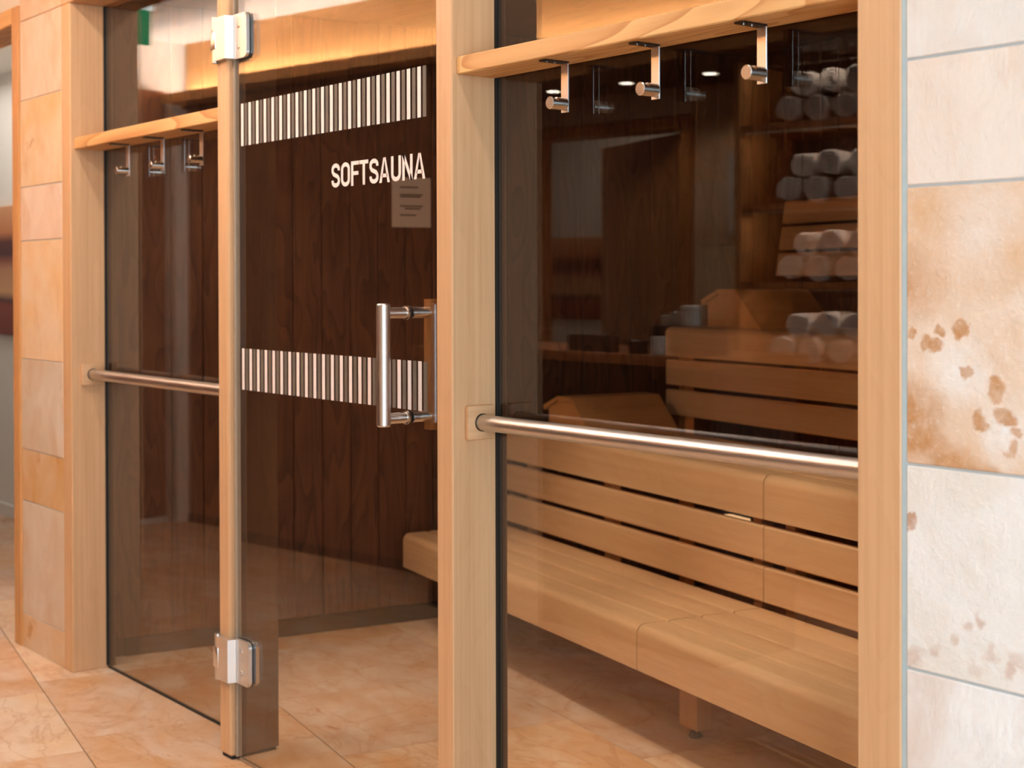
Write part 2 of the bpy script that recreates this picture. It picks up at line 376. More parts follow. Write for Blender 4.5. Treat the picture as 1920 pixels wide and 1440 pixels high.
tile_wall('wall_left', 'narrow strip of beige stone tiles left of the timber post', -5.344, XL0 - 0.002, CEIL,
          [0.126, 0.551, 0.746, 1.085, 1.526, 1.727, 2.052, 2.35],
          [(222, 176, 126, 0.18), (216, 188, 160, 0), (214, 164, 104, 0.22), (212, 186, 158, 0), (234, 190, 138, 0.04), (232, 196, 168, 0), (226, 182, 122, 0.12), (228, 194, 164, 0), (224, 186, 150, 0)], 'tile', 0.003)
tile_wall('wall_right', 'large rough whitish travertine tiles right of the timber post', XR1 + 0.010, 1.9, CEIL,
          [0.36, 0.751, 1.076, 1.517, 1.718, 2.16, 2.48],
          [(236, 232, 228, 0), (240, 238, 236, 0.0), (238, 232, 226, 0.06), (232, 208, 184, 0.40), (234, 218, 204, 0.05), (228, 220, 212, 0.03), (234, 222, 210, 0.1), (232, 226, 220, 0)],
          ['tile_rough', 'tile_rough', 'tile_patch', 'tile_rust', 'tile_rough', 'tile_rough', 'tile_rough', 'tile_rough'], 0.0045,
          splits={0: [-1.375, -0.75, 0.1, 1.0, 1.9], 1: [-1.375, -0.62, 0.2, 1.1, 1.9], 2: [-1.375, -0.8, 0.0, 0.9, 1.9], 3: [-1.375, -0.7, 0.25, 1.9], 4: [-1.375, -0.78, 0.3, 1.9], 5: [-1.375, -0.66, 0.4, 1.9]})
o = box('trim_6', XR1, XR1 + 0.010, 0.002, 0.155, 0, CEIL, 'silicone'); tag(o, 'blue grey silicone joint between right post and stone tiles', kind='structure')
o = box('wall_front', -5.0, XR1, 0.004, 0.15, HEAD + 0.09, CEIL, 'white'); tag(o, 'white plaster above the glazed front', kind='structure')

# ---- doorway at far left with bright room behind
o = box('trim_7', -5.413, -5.345, -0.008, 0.15, 0.0, 2.415, 'trimZ', None, 0.003); tag(o, 'timber door lining at the far left edge', kind='structure')
o = box('trim_8', -6.55, -5.413, -0.008, 0.15, 2.35, 2.415, 'beam', None, 0.003); tag(o, 'timber lining across the top of the left doorway', kind='structure')
o = box('trim_9', -6.62, -6.55, -0.008, 0.15, 0.0, 2.415, 'trimZ', None, 0.003); tag(o, 'far upright of the left doorway lining', kind='structure')
o = box('wall_front_far', -11.0, -6.62, 0.0, 0.15, 0, CEIL, 'white'); tag(o, 'white wall beyond the left doorway', kind='structure')
o = box('wall_front_over', -6.62, -5.345, 0.004, 0.15, 2.415, CEIL, 'white'); tag(o, 'white wall over the left doorway', kind='structure')
o = box('wall_passage', -11.0, -5.15, 1.0, 1.12, 0, 3.0, 'white'); tag(o, 'white wall of the room behind the left doorway', kind='structure')
o = box('baseboard_passage', -11.0, -5.15, 0.985, 1.0, 0, 0.07, 'white'); tag(o, 'low skirting of the room behind the left doorway', kind='structure')
o = box('ceiling_passage', -11.0, -5.10, 0.15, 1.0, 2.60, 2.68, 'ceil'); tag(o, 'white ceiling of the room behind the left doorway', kind='structure')
p = thing('wall_painting', 'painting with broad orange, tan and brown bands seen through left doorway', 'painting', (-8.3, 0.985, 1.07))
box('canvas', -0.85, 0.85, -0.02, 0.014, 0, 0.75, 'painting', p, 0.003)
light('passage_lamp', 'AREA', (-7.6, 0.55, 2.55), 11, WHITEW, (0, 0, 0), shape='RECTANGLE', size=2.2, size_y=0.6)

# ---- glass windows (pane, black gasket)
def window(name, x0, x1, label):
    r = empty(name, ((x0 + x1) / 2, 0.13, 0)); tag(r, label, kind='structure'); h = (x1 - x0) / 2
    box('glass_pane', -h + 0.002, h - 0.002, -0.004, 0.004, 0.0065, HEAD, 'glass', r)
    for s in (-1, 1):
        a = s * (h - 0.0035)
        box('gasket', a - 0.0035, a + 0.0035, -0.008, 0.008, 0.008, HEAD - 0.001, 'rubber', r)
    box('sill_gasket', -h + 0.007, h - 0.007, -0.005, 0.005, 0.0005, 0.006, 'rubber', r)
    return r
window('window_1', XL1, XJ0, 'bronze tinted glass pane left of the sauna door')
window('window_2', XM1, XR0, 'bronze tinted glass pane right of the sauna door')

# ---- coat boards across the windows
def coat_board(x0, x1, label):
    r = thing('coat_board', label, 'coat rail', ((x0 + x1) / 2, 0.0, BZ0), 0, 'coat boards across the glazing'); h = (x1 - x0) / 2
    box('board', -h, h, 0.013, 0.1215, 0, BZ1 - BZ0, 'beam', r, 0.0025); return r
coat_board(XL1, XJ0, 'narrow timber coat board across the left glass pane')
coat_board(XM1, XR0, 'long timber coat board across the right glass pane')

# ---- hooks
def hook_parts(r):
    box('mounting_plate', -0.0115, 0.0115, 0.027, 0.092, -0.004, 0.0, 'steeld', r, 0.0006)
    bm = bbox(bmesh.new(), -0.0115, 0.0115, 0.0885, 0.092, -0.108, -0.0035, 0.0006); mesh('strap', bm, 'steelZ', r)
    bm = bmesh.new()
    seg, R_ = 32, 0.0135; ys = [0.046, 0.0475] + [0.0505 + 0.0010 * q for q in range(17)] + [0.078, 0.0886]; rings = []
    for q, y in enumerate(ys):
        ring = []
        for k in range(seg):
            a = 2 * math.pi * k / seg; rr = R_ if q else R_ * 0.87
            zt = rr * math.sin(a); d = abs(y - 0.0585) / 0.0066
            if d < 1: zt = min(zt, R_ - 0.0085 * math.sqrt(1 - d * d))      # round groove milled across the top
            ring.append(bm.verts.new((rr * math.cos(a), y, zt - 0.090)))
        rings.append(ring)
    for A_, B_ in zip(rings, rings[1:]):
        for k in range(seg): bm.faces.new((A_[k], A_[(k + 1) % seg], B_[(k + 1) % seg], B_[k]))
    bm.faces.new(rings[0][::-1]); bm.faces.new(rings[-1]); bmesh.ops.recalc_face_normals(bm, faces=bm.faces[:])
    mesh('peg', bm, 'steelY', r, True)
    for y in (0.040, 0.062):
        bm = bmesh.new(); tube(bm, (0, y, -0.0055), (0, y, -0.0035), 0.0032, 12); mesh('screw', bm, 'steelY', r)
hk_x = [(-4.573, 'steel coat hook on the left board, nearest the left post'), (-4.302, 'steel coat hook in the middle of the left board'),
        (-4.024, 'steel coat hook on the left board, nearest the door jamb'), (-2.309, 'steel coat hook on the right board, nearest the middle post'),
        (-2.033, 'steel coat hook in the middle of the right board'), (-1.755, 'steel coat hook on the right board, nearest the rough stone wall')]
proto = None
for x, lab in hk_x:
    r = thing('coat_hook', lab, 'hook', (x, 0, BZ0), 0, 'steel hooks under the coat boards')
    if proto is None: hook_parts(r); proto = r
    else:
        for c in proto.children:
            d = c.copy(); COL.objects.link(d); d.parent = r

# ---- handrails
def handrail(x0, x1, label):
    r = thing('handrail', label, 'handrail', ((x0 + x1) / 2, 0.072, 1.047), 0, 'steel bars in front of the glass'); h = (x1 - x0) / 2
    for s in (-1, 1):
        bm = bbox(bmesh.new(), -0.008, 0.008, -0.039, 0.039, -0.039, 0.039, 0.004, 2); b = mesh('mounting_block', bm, 'frameY', r, True, (s * (h - 0.008), 0, 0))
        bm = bmesh.new(); tube(bm, (-0.0012, 0, 0), (0.0012, 0, 0), 0.0205, 28); mesh('collar', bm, 'steeld', b, True, (-s * 0.0088, 0, 0))
    bm = bmesh.new(); tube(bm, (-h + 0.016, 0, 0), (h - 0.016, 0, 0), 0.0185, 40); mesh('bar', bm, 'steel', r, True)
handrail(XL1, XJ0, 'brushed steel handrail in front of the left glass pane')
handrail(XM1, XR0, 'long brushed steel handrail in front of the right glass pane')

# ---- sauna door
LY0, LY1 = 0.020, 0.030
door = empty('door_1', ((XJ1 + XM0) / 2, 0.025, 0)); tag(door, 'frameless bronze glass sauna door lettered SOFTSAUNA with steel pull handle', kind='structure')
DX = (XJ1 + XM0) / 2
def dbox(name, x0, x1, y0, y1, z0, z1, mat, parent=door, bev=0.0, seg=1):
    return box(name, x0 - DX, x1 - DX, y0 - 0.025, y1 - 0.025, z0, z1, mat, parent, bev, seg)
leaf = dbox('door_leaf', -3.664, -2.662, LY0, LY1, 0.010, HEAD - 0.004, 'glass')
dbox('edge_seal', -3.675, -3.664, LY0 - 0.006, LY1 + 0.002, 0.010, HEAD - 0.004, 'seal', door, 0.002)
dbox('sweep_seal', -3.660, -2.664, LY0 + 0.001, LY1 - 0.001, 0.003, 0.0095, 'seal')
LO = leaf.location
def bars(name, z0, z1, xs, wd, mat):
    bm = bmesh.new()
    for x in xs: bbox(bm, x - DX - LO.x, x + wd - DX - LO.x, LY0 - 0.025 - LO.y - 0.0008, LY0 - 0.025 - LO.y - 0.0001, z0 - LO.z, z1 - LO.z)
    return mesh(name, bm, mat, leaf)
PW = 0.905 / 20.72
for (z0, z1) in ((1.755, 1.8745), (1.0645, 1.1815)):
    bars('white_stripes', z0, z1, [-3.6327 + PW * i for i in range(21)], 0.0138, 'vinylw')
    bars('grey_stripes', z0, z1, [-3.6327 + PW * i + PW * 0.50 for i in range(21)], 0.0140, 'vinylg')

# lettering: condensed bold capitals built from strokes
def letter(bm, ch, x, wd, ht, st):
    """Flat 2-D capital; strokes are quads strips of width st."""
    def strip(pts, closed=False):
        n = len(pts); L = []; R = []
        for i, p in enumerate(pts):
            a = pts[(i - 1) % n] if (closed or i) else p; b = pts[(i + 1) % n] if (closed or i < n - 1) else p
            d = Vector((b[0] - a[0], b[1] - a[1])).normalized(); nn = Vector((-d.y, d.x))
            L.append((p[0] + nn.x * st / 2, p[1] + nn.y * st / 2)); R.append((p[0] - nn.x * st / 2, p[1] - nn.y * st / 2))
        for i in range(n if closed else n - 1):
            j = (i + 1) % n
            q = [bm.verts.new((c[0], 0, c[1])) for c in (L[i], L[j], R[j], R[i])]
            bm.faces.new(q)
    def arc(cx, cy, rx, ry, a0, a1, n=8):
        return [(cx + rx * math.cos(math.radians(a0 + (a1 - a0) * i / n)), cy + ry * math.sin(math.radians(a0 + (a1 - a0) * i / n))) for i in range(n + 1)]
    def quad(*pp):
        bm.faces.new([bm.verts.new((p[0], 0, p[1])) for p in pp])
    h = st / 2; x0, x1 = x + h, x + wd - h; xc = x + wd / 2; rx = (x1 - x0) / 2; ry = ht * 0.20
    if ch == 'O':
        strip(arc(xc, ht - h - ry, rx, ry, 0, 180) + arc(xc, h + ry, rx, ry, 180, 360), True)
    elif ch == 'U':
        strip([(x0, ht)] + arc(xc, h + ry, rx, ry, 180, 360) + [(x1, ht)])
    elif ch == 'S':
        q = ht * 0.155
        strip([(x1, ht * 0.70)] + arc(xc, ht - h - q, rx, q, 0, 180) + [(x0, ht * 0.66), (x0 + rx * 0.35, ht * 0.555), (x1 - rx * 0.35, ht * 0.445), (x1, ht * 0.34)] + arc(xc, h + q, rx, q, 360, 180) + [(x0, ht * 0.30)])
    elif ch == 'F':
        quad((x, 0), (x + st, 0), (x + st, ht), (x, ht)); quad((x + st, ht - st * 0.9), (x + wd, ht - st * 0.9), (x + wd, ht), (x + st, ht)); quad((x + st, ht * 0.43), (x + wd * 0.92, ht * 0.43), (x + wd * 0.92, ht * 0.43 + st * 0.9), (x + st, ht * 0.43 + st * 0.9))
    elif ch == 'T':
        quad((xc - h, 0), (xc + h, 0), (xc + h, ht - st * 0.9), (xc - h, ht - st * 0.9)); quad((x, ht - st * 0.9), (x + wd, ht - st * 0.9), (x + wd, ht), (x, ht))
    elif ch == 'A':
        quad((x, 0), (x + st, 0), (xc + h * 0.3, ht), (xc - h * 0.95, ht)); quad((x + wd - st, 0), (x + wd, 0), (xc + h * 0.95, ht), (xc - h * 0.3, ht)); quad((x + wd * 0.22, ht * 0.21), (x + wd * 0.78, ht * 0.21), (x + wd * 0.73, ht * 0.21 + st * 0.85), (x + wd * 0.27, ht * 0.21 + st * 0.85))
    elif ch == 'N':
        quad((x, 0), (x + st, 0), (x + st, ht), (x, ht)); quad((x + wd - st, 0), (x + wd, 0), (x + wd, ht), (x + wd - st, ht)); quad((x + wd - st * 1.05, 0), (x + wd, 0), (x + st * 1.05, ht), (x, ht))
bm = bmesh.new(); ht = 0.0615; st = 0.0106
wds = {'S': 0.0405, 'O': 0.0425, 'F': 0.037, 'T': 0.0405, 'A': 0.0465, 'U': 0.0425, 'N': 0.0435}
word = 'SOFTSAUNA'; kern = {('F', 'T'): -0.0035, ('T', 'S'): 0.0, ('S', 'A'): -0.002}
tot = sum(wds[c] for c in word) ; gapx = (0.4175 - tot - sum(kern.get((word[i], word[i + 1]), 0) for i in range(8))) / 8
x = 0
for i, c in enumerate(word):
    letter(bm, c, x, wds[c], ht, st); x += wds[c] + gapx + (kern.get((c, word[i + 1]), 0) if i < 8 else 0)
bmesh.ops.transform(bm, matrix=Matrix.Translation((-3.1457 - DX - LO.x, LY0 - 0.0255 - LO.y, 1.6105 - LO.z)), verts=bm.verts[:])
mesh('lettering', bm, 'vinylw', leaf)

def hinge(zc):
    r = empty('hinge', (XJ1 - DX, -0.025, zc), 0, door); tag(r, 'satin steel glass door hinge with clamp plate')
    mesh('jamb_plate', prism(bmesh.new(), [(-0.050, -0.018), (0.020, -0.018), (0.026, 0.004), (0.026, 0.0075), (0.008, 0.0075), (0.002, -0.0012), (-0.050, -0.0012)], -0.061, 0.061, 'Z'), 'hinge', r)
    bm = bmesh.new(); tube(bm, (-0.058, -0.009, -0.066), (-0.058, -0.009, 0.066), 0.0085, 20); mesh('barrel', bm, 'steelZ', r, True)
    mesh('knuckle', bbox(bmesh.new(), -0.066, -0.036, -0.0205, -0.006, -0.029, 0.029, 0.003, 2), 'steelZ', r, True)
    bm = prism(bmesh.new(), rrect(0.012, 0.098, -0.063, 0.063, 0.016, 5, (1, 0, 0, 1)), 0.0080, 0.0185, 'Y'); cp = mesh('clamp_plate', bm, 'hinge', r)
    bm = prism(bmesh.new(), rrect(0.012, 0.100, -0.064, 0.064, 0.017, 5, (1, 0, 0, 1)), 0.0186, 0.0199, 'Y'); mesh('gasket', bm, 'rubber', r)
    bm = prism(bmesh.new(), rrect(0.012, 0.098, -0.063, 0.063, 0.016, 5, (1, 0, 0, 1)), 0.0301, 0.041, 'Y'); mesh('rear_plate', bm, 'hinge', r)
    for z in (-0.030, 0.030):
        bm = bmesh.new(); lathe(bm, [(0.0075, 0.0078), (0.0075, 0.0066), (0.0045, 0.0062)], 16, (0.052, 0, z), 'Y'); s = mesh('screw', bm, 'steelY', cp, True)
hinge(2.065); hinge(0.290)

HX = -2.802
hd = empty('pull_handle', (HX - DX, -0.025, 1.046), 0, door); tag(hd, 'brushed steel D-shaped pull handle')
GYc = LY0 - 0.070
bm = bmesh.new()
lathe(bm, [(0.0140, -0.0185), (0.0165, -0.0150), (0.0165, 0.2680), (0.0140, 0.2715)], 32, (0, GYc, 0)); mesh('grip', bm, 'steelZ', hd, True)
for z in (0.0, 0.249):
    bm = bmesh.new(); tube(bm, (0, GYc + 0.004, z), (0, LY0 - 0.008, z), 0.0132, 24); mesh('standoff', bm, 'steelY', hd, True)
    bm = bmesh.new(); lathe(bm, [(0.0132, LY0 - 0.0095), (0.0168, LY0 - 0.0085), (0.0168, LY0 - 0.0045), (0.0158, LY0 - 0.003)], 28, (0, 0, z), 'Y'); mesh('rosette', bm, 'steelY', hd, True)
    bm = bmesh.new(); lathe(bm, [(0.0160, LY0 - 0.003), (0.0160, LY0 - 0.0002)], 28, (0, 0, z), 'Y'); mesh('washer', bm, 'rubber', hd, True)
    bm = bmesh.new(); tube(bm, (0, LY1 + 0.0005, z), (0, LY1 + 0.050, z), 0.0132, 24); mesh('inner_standoff', bm, 'steelY', hd, True)
bm = prism(bmesh.new(), rrect(-0.019, 0.019, LY1 + 0.045, LY1 + 0.082, 0.010, 4), -0.033, 0.281, 'Z'); g = mesh('inner_grip', bm, 'benchZ', hd, True); tag(g, 'wooden grip on the sauna side')

# ================================================================== SAUNA INTERIOR
def gstruct(name, label, *a):
    o = gbox(name, *a); return tag(o, label, kind='structure')
UW = -5.26
wl = gstruct('wall_sauna_left', 'dark vertical plank wall at the left end of the sauna', UW - 0.10, UW - 0.016, 0.98, 4.05, 0.0, 2.40, 'darkpanel')
pitch_ = 0.118; v = 1.10; wv = (0.98 + 4.05) / 2; pl_me = None
while v + pitch_ < 4.05:
    if pl_me is None:
        pl = mesh('wall_plank', bbox(bmesh.new(), -0.008, 0.008, -pitch_ / 2 + 0.0015, pitch_ / 2 - 0.0015, 0.07, 2.395, 0.003), 'plank', wl); pl_me = pl.data
    else:
        pl = link(bpy.data.objects.new('wall_plank', pl_me), wl)
    pl.location = (0.050, v + pitch_ / 2 - wv, 0); v += pitch_
o = gstruct('baseboard_sauna_left', 'dark plinth along the foot of the plank wall', UW - 0.016, UW - 0.004, 1.16, 4.05, 0.0, 0.066, 'rubber')
wb = gstruct('wall_sauna_back', 'dark plank wall behind the benches', UW, -0.9, 4.02, 4.12, 0.0, 2.40, 'darkpanel')
u = UW + 0.005; me_ = None
while u + pitch_ < -1.0:
    if me_ is None:
        pl = mesh('wall_plank', bbox(bmesh.new(), -pitch_ / 2 + 0.0015, pitch_ / 2 - 0.0015, -0.008, 0.008, 0.0, 2.395, 0.003), 'plank', wb); me_ = pl.data
    else: pl = link(bpy.data.objects.new('wall_plank', me_), wb)
    pl.location = (u + pitch_ / 2 - (UW - 0.9) / 2, -0.058, 0); u += pitch_
gstruct('wall_sauna_right', 'dark panel wall at the right end of the sauna', -1.30, -1.20, 1.86, 4.02, 0.0, 2.40, 'darkpanel')
# ceiling follows the skewed facade
bm = bmesh.new()
def gl(u, v): p = G(u, v); return (p.x, p.y)
A = [(XL0, DEP), (XR1 + 0.2, DEP), gl(-1.0, 4.1), gl(UW - 0.1, 4.1), gl(UW - 0.1, 1.2)]
prism(bm, A, 2.40, 2.46, 'Z'); o = mesh('ceiling_sauna', bm, 'plankX'); tag(o, 'dark timber ceiling of the sauna', kind='structure')

# ---- benches: three tiers, each with seat boards and slatted backrest, in grid axes
def slat_profile(v0, v1, z0, z1, round_front=0.0):
    if round_front:
        return rrect(v0, v1, z0, z1, round_front, 6, (0, 1, 0, 0))
    return rrect(v0, v1, z0, z1, 0.006, 2)
def tier(label, u0, u1, joints, vf, vb, zt, front_h, back, back_u0=None, rake=0.06):
    """Seat from vf to vb with top at zt; `back` = list of (z0, z1) backrest slats standing at vb."""
    r = thing('sauna_bench', label, 'bench', G((u0 + u1) / 2, vf, 0), GA, 'three tiers of sauna bench'); um = (u0 + u1) / 2
    us = [u0] + joints + [u1]
    nb = 4; bw = (vb - vf - 0.09) / (nb - 1)
    for a, b in zip(us, us[1:]):
        a, b = a - um + 0.002, b - um - 0.002
        seat_v = [0.0, 0.105] + [0.105 + (vb - vf - 0.105) * k / 3 for k in (1, 2, 3)]
        bm = prism(bmesh.new(), slat_profile(0, 0.105 - 0.004, zt - front_h, zt, 0.028), a, b, 'X'); mesh('front_board', bm, 'bench', r, True)
        for k in range(1, 4):
            bm = prism(bmesh.new(), rrect(seat_v[k] + 0.005, seat_v[k + 1] - 0.005, zt - 0.028, zt, 0.008, 3), a, b, 'X'); mesh('seat_slat', bm, 'bench', r, True)
        top = max((z for _, z in back), default=0)
        for z0, z1 in back:
            q = lambda z: vb - vf + rake * (z - zt)
            pts = [(q(z0), z0), (q(z0) + 0.026, z0), (q(z1) + 0.026, z1), (q(z1), z1)]
            if z1 == top and rake == 0:
                pts = slat_profile(q(z0), q(z0) + 0.10, z0, z1, 0.028)
            else: 
                pts = [(q(z0), z0 + .004), (q(z0) + .004, z0), (q(z0) + 0.026, z0), (q(z1) + 0.026, z1), (q(z1) + .004, z1), (q(z1), z1 - .004)]
            bm = prism(bmesh.new(), pts, max(a, (back_u0 - um) if back_u0 else a), b, 'X'); mesh('back_slat', bm, 'bench', r, True)
    return r, um
def upright(r, um, u, v0, v1, z0, z1, name='bracket', vf=0.0, w_=0.045):
    return box(name, u - um - w_ / 2, u - um + w_ / 2, v0 - vf, v1 - vf, z0, z1, 'benchZ', r, 0.002)
J = [-3.49]
r1, um = tier('lowest sauna bench tier with rounded front edge and slatted back', UW + 0.055, -1.42, J, 2.24, 2.70, 0.370, 0.133, [(0.384, 0.492), (0.512, 0.618)], rake=0.0001)
for u in (-5.05, -4.45, -3.56, -3.40, -2.7, -2.0):
    upright(r1, um, u, 2.730, 2.775, 0.0, 0.66, 'upright', 2.24)
for u in (-4.95, -3.52, -2.0):
    lg = upright(r1, um, u, 2.44, 2.495, 0.030, 0.342, 'leg', 2.24, 0.092)
    bm = bmesh.new(); lathe(bm, [(0.020, 0.0), (0.022, 0.004), (0.014, 0.016), (0.009, 0.0295)], 18); mesh('foot', bm, 'foot', lg, True, (0, 0, -0.030))
    box('crossbar', u - um - 0.04, u - um + 0.04, 0.115, 0.50, 0.292, 0.340, 'bench', r1, 0.002)
r2, um2 = tier('middle sauna bench tier behind the steel handrail', UW + 0.055, -1.42, J, 2.70, 3.20, 0.775, 0.135, [(0.838, 0.938), (0.956, 1.058)], -4.765, 0.0001)
for u in (-4.70, -3.56, -3.40, -2.4, -1.7):
    upright(r2, um2, u, 3.232, 3.275, 0.0, 1.15, 'upright', 2.70)
for u in (-5.0, -4.3, -3.52, -2.6, -1.8):
    box('crossbar', u - um2 - 0.03, u - um2 + 0.03, 0.115, 0.56, 0.700, 0.746, 'bench', r2, 0.002)
r3, um3 = tier('top sauna bench tier with raised slatted backrest', -4.77, -1.42, J, 3.20, 3.72, 1.188, 0.116, [(1.389, 1.487), (1.500, 1.597), (1.610, 1.706)], rake=0.16)
for u in (-3.56, -3.40, -2.4, -1.7):
    upright(r3, um3, u, 3.86, 3.90, 0.0, 1.70, 'upright', 3.20)
for u in (-4.6, -3.52, -2.6, -1.8):
    box('crossbar', u - um3 - 0.03, u - um3 + 0.03, 0.115, 0.66, 1.112, 1.159, 'bench', r3, 0.002)

# ---- wedge headrests
def headrest(label, u, v, z, dv):
    r = thing('headrest', label, 'headrest', G(u, v, z), GA, 'wedge headrests on the benches')
    body = [(0.035, 0.001), (0.035, 0.100), (0.105, 0.128), (0.205, 0.128), (0.345, 0.001)]
    mesh('body', prism(bmesh.new(), body, 0.004, dv - 0.004, 'Y'), 'benchY', r)
    th = 0.020
    for q in ([(0.0, 0.088), (0.100, 0.131), (0.108, 0.150), (-0.008, 0.106)], [(0.103, 0.1295), (0.205, 0.1295), (0.212, 0.150), (0.110, 0.150)], [(0.2075, 0.1285), (0.350, 0.0005), (0.376, 0.0005), (0.2150, 0.150)]):
        mesh('top_slat', prism(bmesh.new(), q, 0.0, dv, 'Y'), 'benchY', r)
    return r
headrest('wedge headrest on the middle bench just above the handrail', -4.92, 2.725, 0.775, 0.40)
headrest('wedge headrest on the top bench beside the towels', -4.66, 3.30, 1.188, 0.36)

# ---- notice on the plank wall
n = thing('paper_notice', 'white paper notice on the plank wall behind the word SAUNA', 'notice', G(UW + 0.0005, 2.305, 1.59), GA)
box('sheet', 0.0, 0.002, -0.085, 0.085, 0.0, 0.20, 'paper', n)
bm = bmesh.new()
for (a, b, z) in ((-0.05, 0.03, 0.158), (-0.05, 0.05, 0.128), (-0.05, 0.04, 0.120), (-0.05, 0.05, 0.082), (-0.03, 0.04, 0.072), (-0.05, 0.02, 0.046)):
    bbox(bm, 0.0021, 0.0024, a, b, z, z + 0.005)
mesh('text_lines', bm, 'ink', n)

# ---- sauna lamps: strips behind the benches, added ceiling spots
def under_lamp(label, u, v, z, L, power):
    r = thing('bench_lamp', label, 'lamp', G(u, v, z), GA)
    box('housing', -L / 2, L / 2, -0.02, 0.02, 0.0, 0.02, 'steel', r); box('diffuser', -L / 2 + .01, L / 2 - .01, -0.018, 0.018, 0.0201, 0.032, 'saunalamp', r)
    light('bench_lamp_light', 'AREA', G(u, v, z + 0.04), power, WARM2, (math.pi, 0, GA), shape='RECTANGLE', size=L, size_y=0.04)
under_lamp('glowing strip lamp behind the lowest bench back, seen through slats', -4.10, 3.05, 0.50, 0.14, 1.2)
under_lamp('glowing strip lamp behind the middle bench back, seen through slats', -3.98, 3.50, 0.865, 0.40, 1.6)
for k, xx in enumerate((-4.55, -3.35, -2.15, -1.0)):  # unseen ceiling spots, added to brighten the lower bench
    r = thing('added_sauna_spot', 'added unseen spotlight in the sauna ceiling above the %s' % ('left end of the bench', 'glass door', 'right glass pane', 'right end of the bench')[k], 'downlight', (xx, 0.23, 2.40), 0, 'spotlights added in the sauna ceiling')
    mesh('ring', lathe(bmesh.new(), [(0.034, -0.004), (0.046, -0.004), (0.046, -0.0002)], 24), 'steel', r, True)
    mesh('lens', lathe(bmesh.new(), [(0.033, -0.006), (0.033, -0.0005)], 24), 'lampface', r, True)
    light('added_sauna_spot_light', 'SPOT', (xx, 0.23, 2.385), (30, 115, 86, 72)[k], WARM, (math.radians(20), 0, 0), spot_size=math.radians(62), spot_blend=0.5, shadow_soft_size=0.04)

# ================================================================== HALL (seen mirrored in the glass)
# partition with plank panelling and the LED cove above
pw = gstruct('wall_partition', 'brown panelled partition across the hall', -7.55, -5.10, -1.15, -1.03, 0.0, 2.36, 'darkpanel')
u = -7.54; me_ = None
while u + 0.20 < -5.09:
    if me_ is None: pl = mesh('wall_panel', bbox(bmesh.new(), -0.1 + .002, 0.1 - .002, -0.006, 0.006, 0.05, 2.355, 0.002), 'hallpanel', pw); me_ = pl.data
    else: pl = link(bpy.data.objects.new('wall_panel', me_), pw)
    pl.location = (u + 0.1 - (-7.55 - 5.10) / 2, 0.066, 0); u += 0.205
gstruct('baseboard_partition', 'dark base strip of the hall partition', -7.48, -5.10, -1.018, -1.008, 0.0, 0.045, 'rubber')
gstruct('trim_10', 'pale tiled corner strip at the end of the partition', -7.55, -7.48, -1.02, -0.93, 0.0, 2.36, 'white')
gstruct('ceiling_soffit', 'dark timber soffit with small downlights', -7.55, 0.8, -2.30, -1.03, 2.365, 2.395, 'darkpanel')
gstruct('wall_cove', 'glowing timber board above the cove', -7.55, 0.8, -1.09, -1.06, 2.396, CEIL, 'covewood')
gstruct('trim_11', 'timber lip hiding the cove light strip', -7.55, 0.8, -0.915, -0.890, 2.390, 2.445, 'covewood')
gstruct('trim_12', 'timber floor of the light cove', -7.55, 0.8, -1.06, -0.915, 2.390, 2.408, 'covewood')
r = thing('cove_light_strip', 'long warm light strip lying in the ceiling cove', 'light strip', G(-5.1, -1.005, 2.409), GA)
box('led_strip', -2.4, 2.4, -0.006, 0.006, 0, 0.006, 'led', r)
for uu in (-6.7, -5.1, -3.5):
    light('cove_light', 'AREA', G(uu, -1.005, 2.418), 36, (1.0, 0.975, 0.94), (math.radians(180), 0, GA), shape='RECTANGLE', size=1.6, size_y=0.03)
# tile wall with door behind
tw = gstruct('wall_back', 'stone tiled wall at the back of the hall', -4.76, 0.8, -2.26, -2.12, 0.0, 2.362, 'grout')
zz_ = [0.0, 0.42, 0.86, 1.18, 1.55, 1.86, 2.20, 2.362]; um_ = (-4.76 + 0.8) / 2
for i in range(7):
    u = -4.76; k = 0
    while u < 0.79:
        L = (0.52, 0.66, 0.44)[(i + k) % 3]; e = min(u + L, 0.8)
        o = mesh('stone_tile', bbox(bmesh.new(), -(e - u) / 2 + .002, (e - u) / 2 - .002, -0.008, 0.008, 0.002, zz_[i + 1] - zz_[i] - 0.002, .001), 'tile', tw)
        o.location = ((u + e) / 2 - um_, 0.070 + 0.006, zz_[i]); tone(o, *random.choice(pal), random.choice((0, 0.1))); u = e; k += 1
tw2 = gstruct('wall_back_over', 'stone tiles over the hall door', -5.86, -4.76, -2.26, -2.10, 2.22, 2.362, 'tile'); tone(tw2, 216, 176, 140, 0)
gstruct('wall_back_far', 'white wall beyond the hall door', -9.5, -5.86, -2.26, -2.12, 0.0, 2.362, 'white')
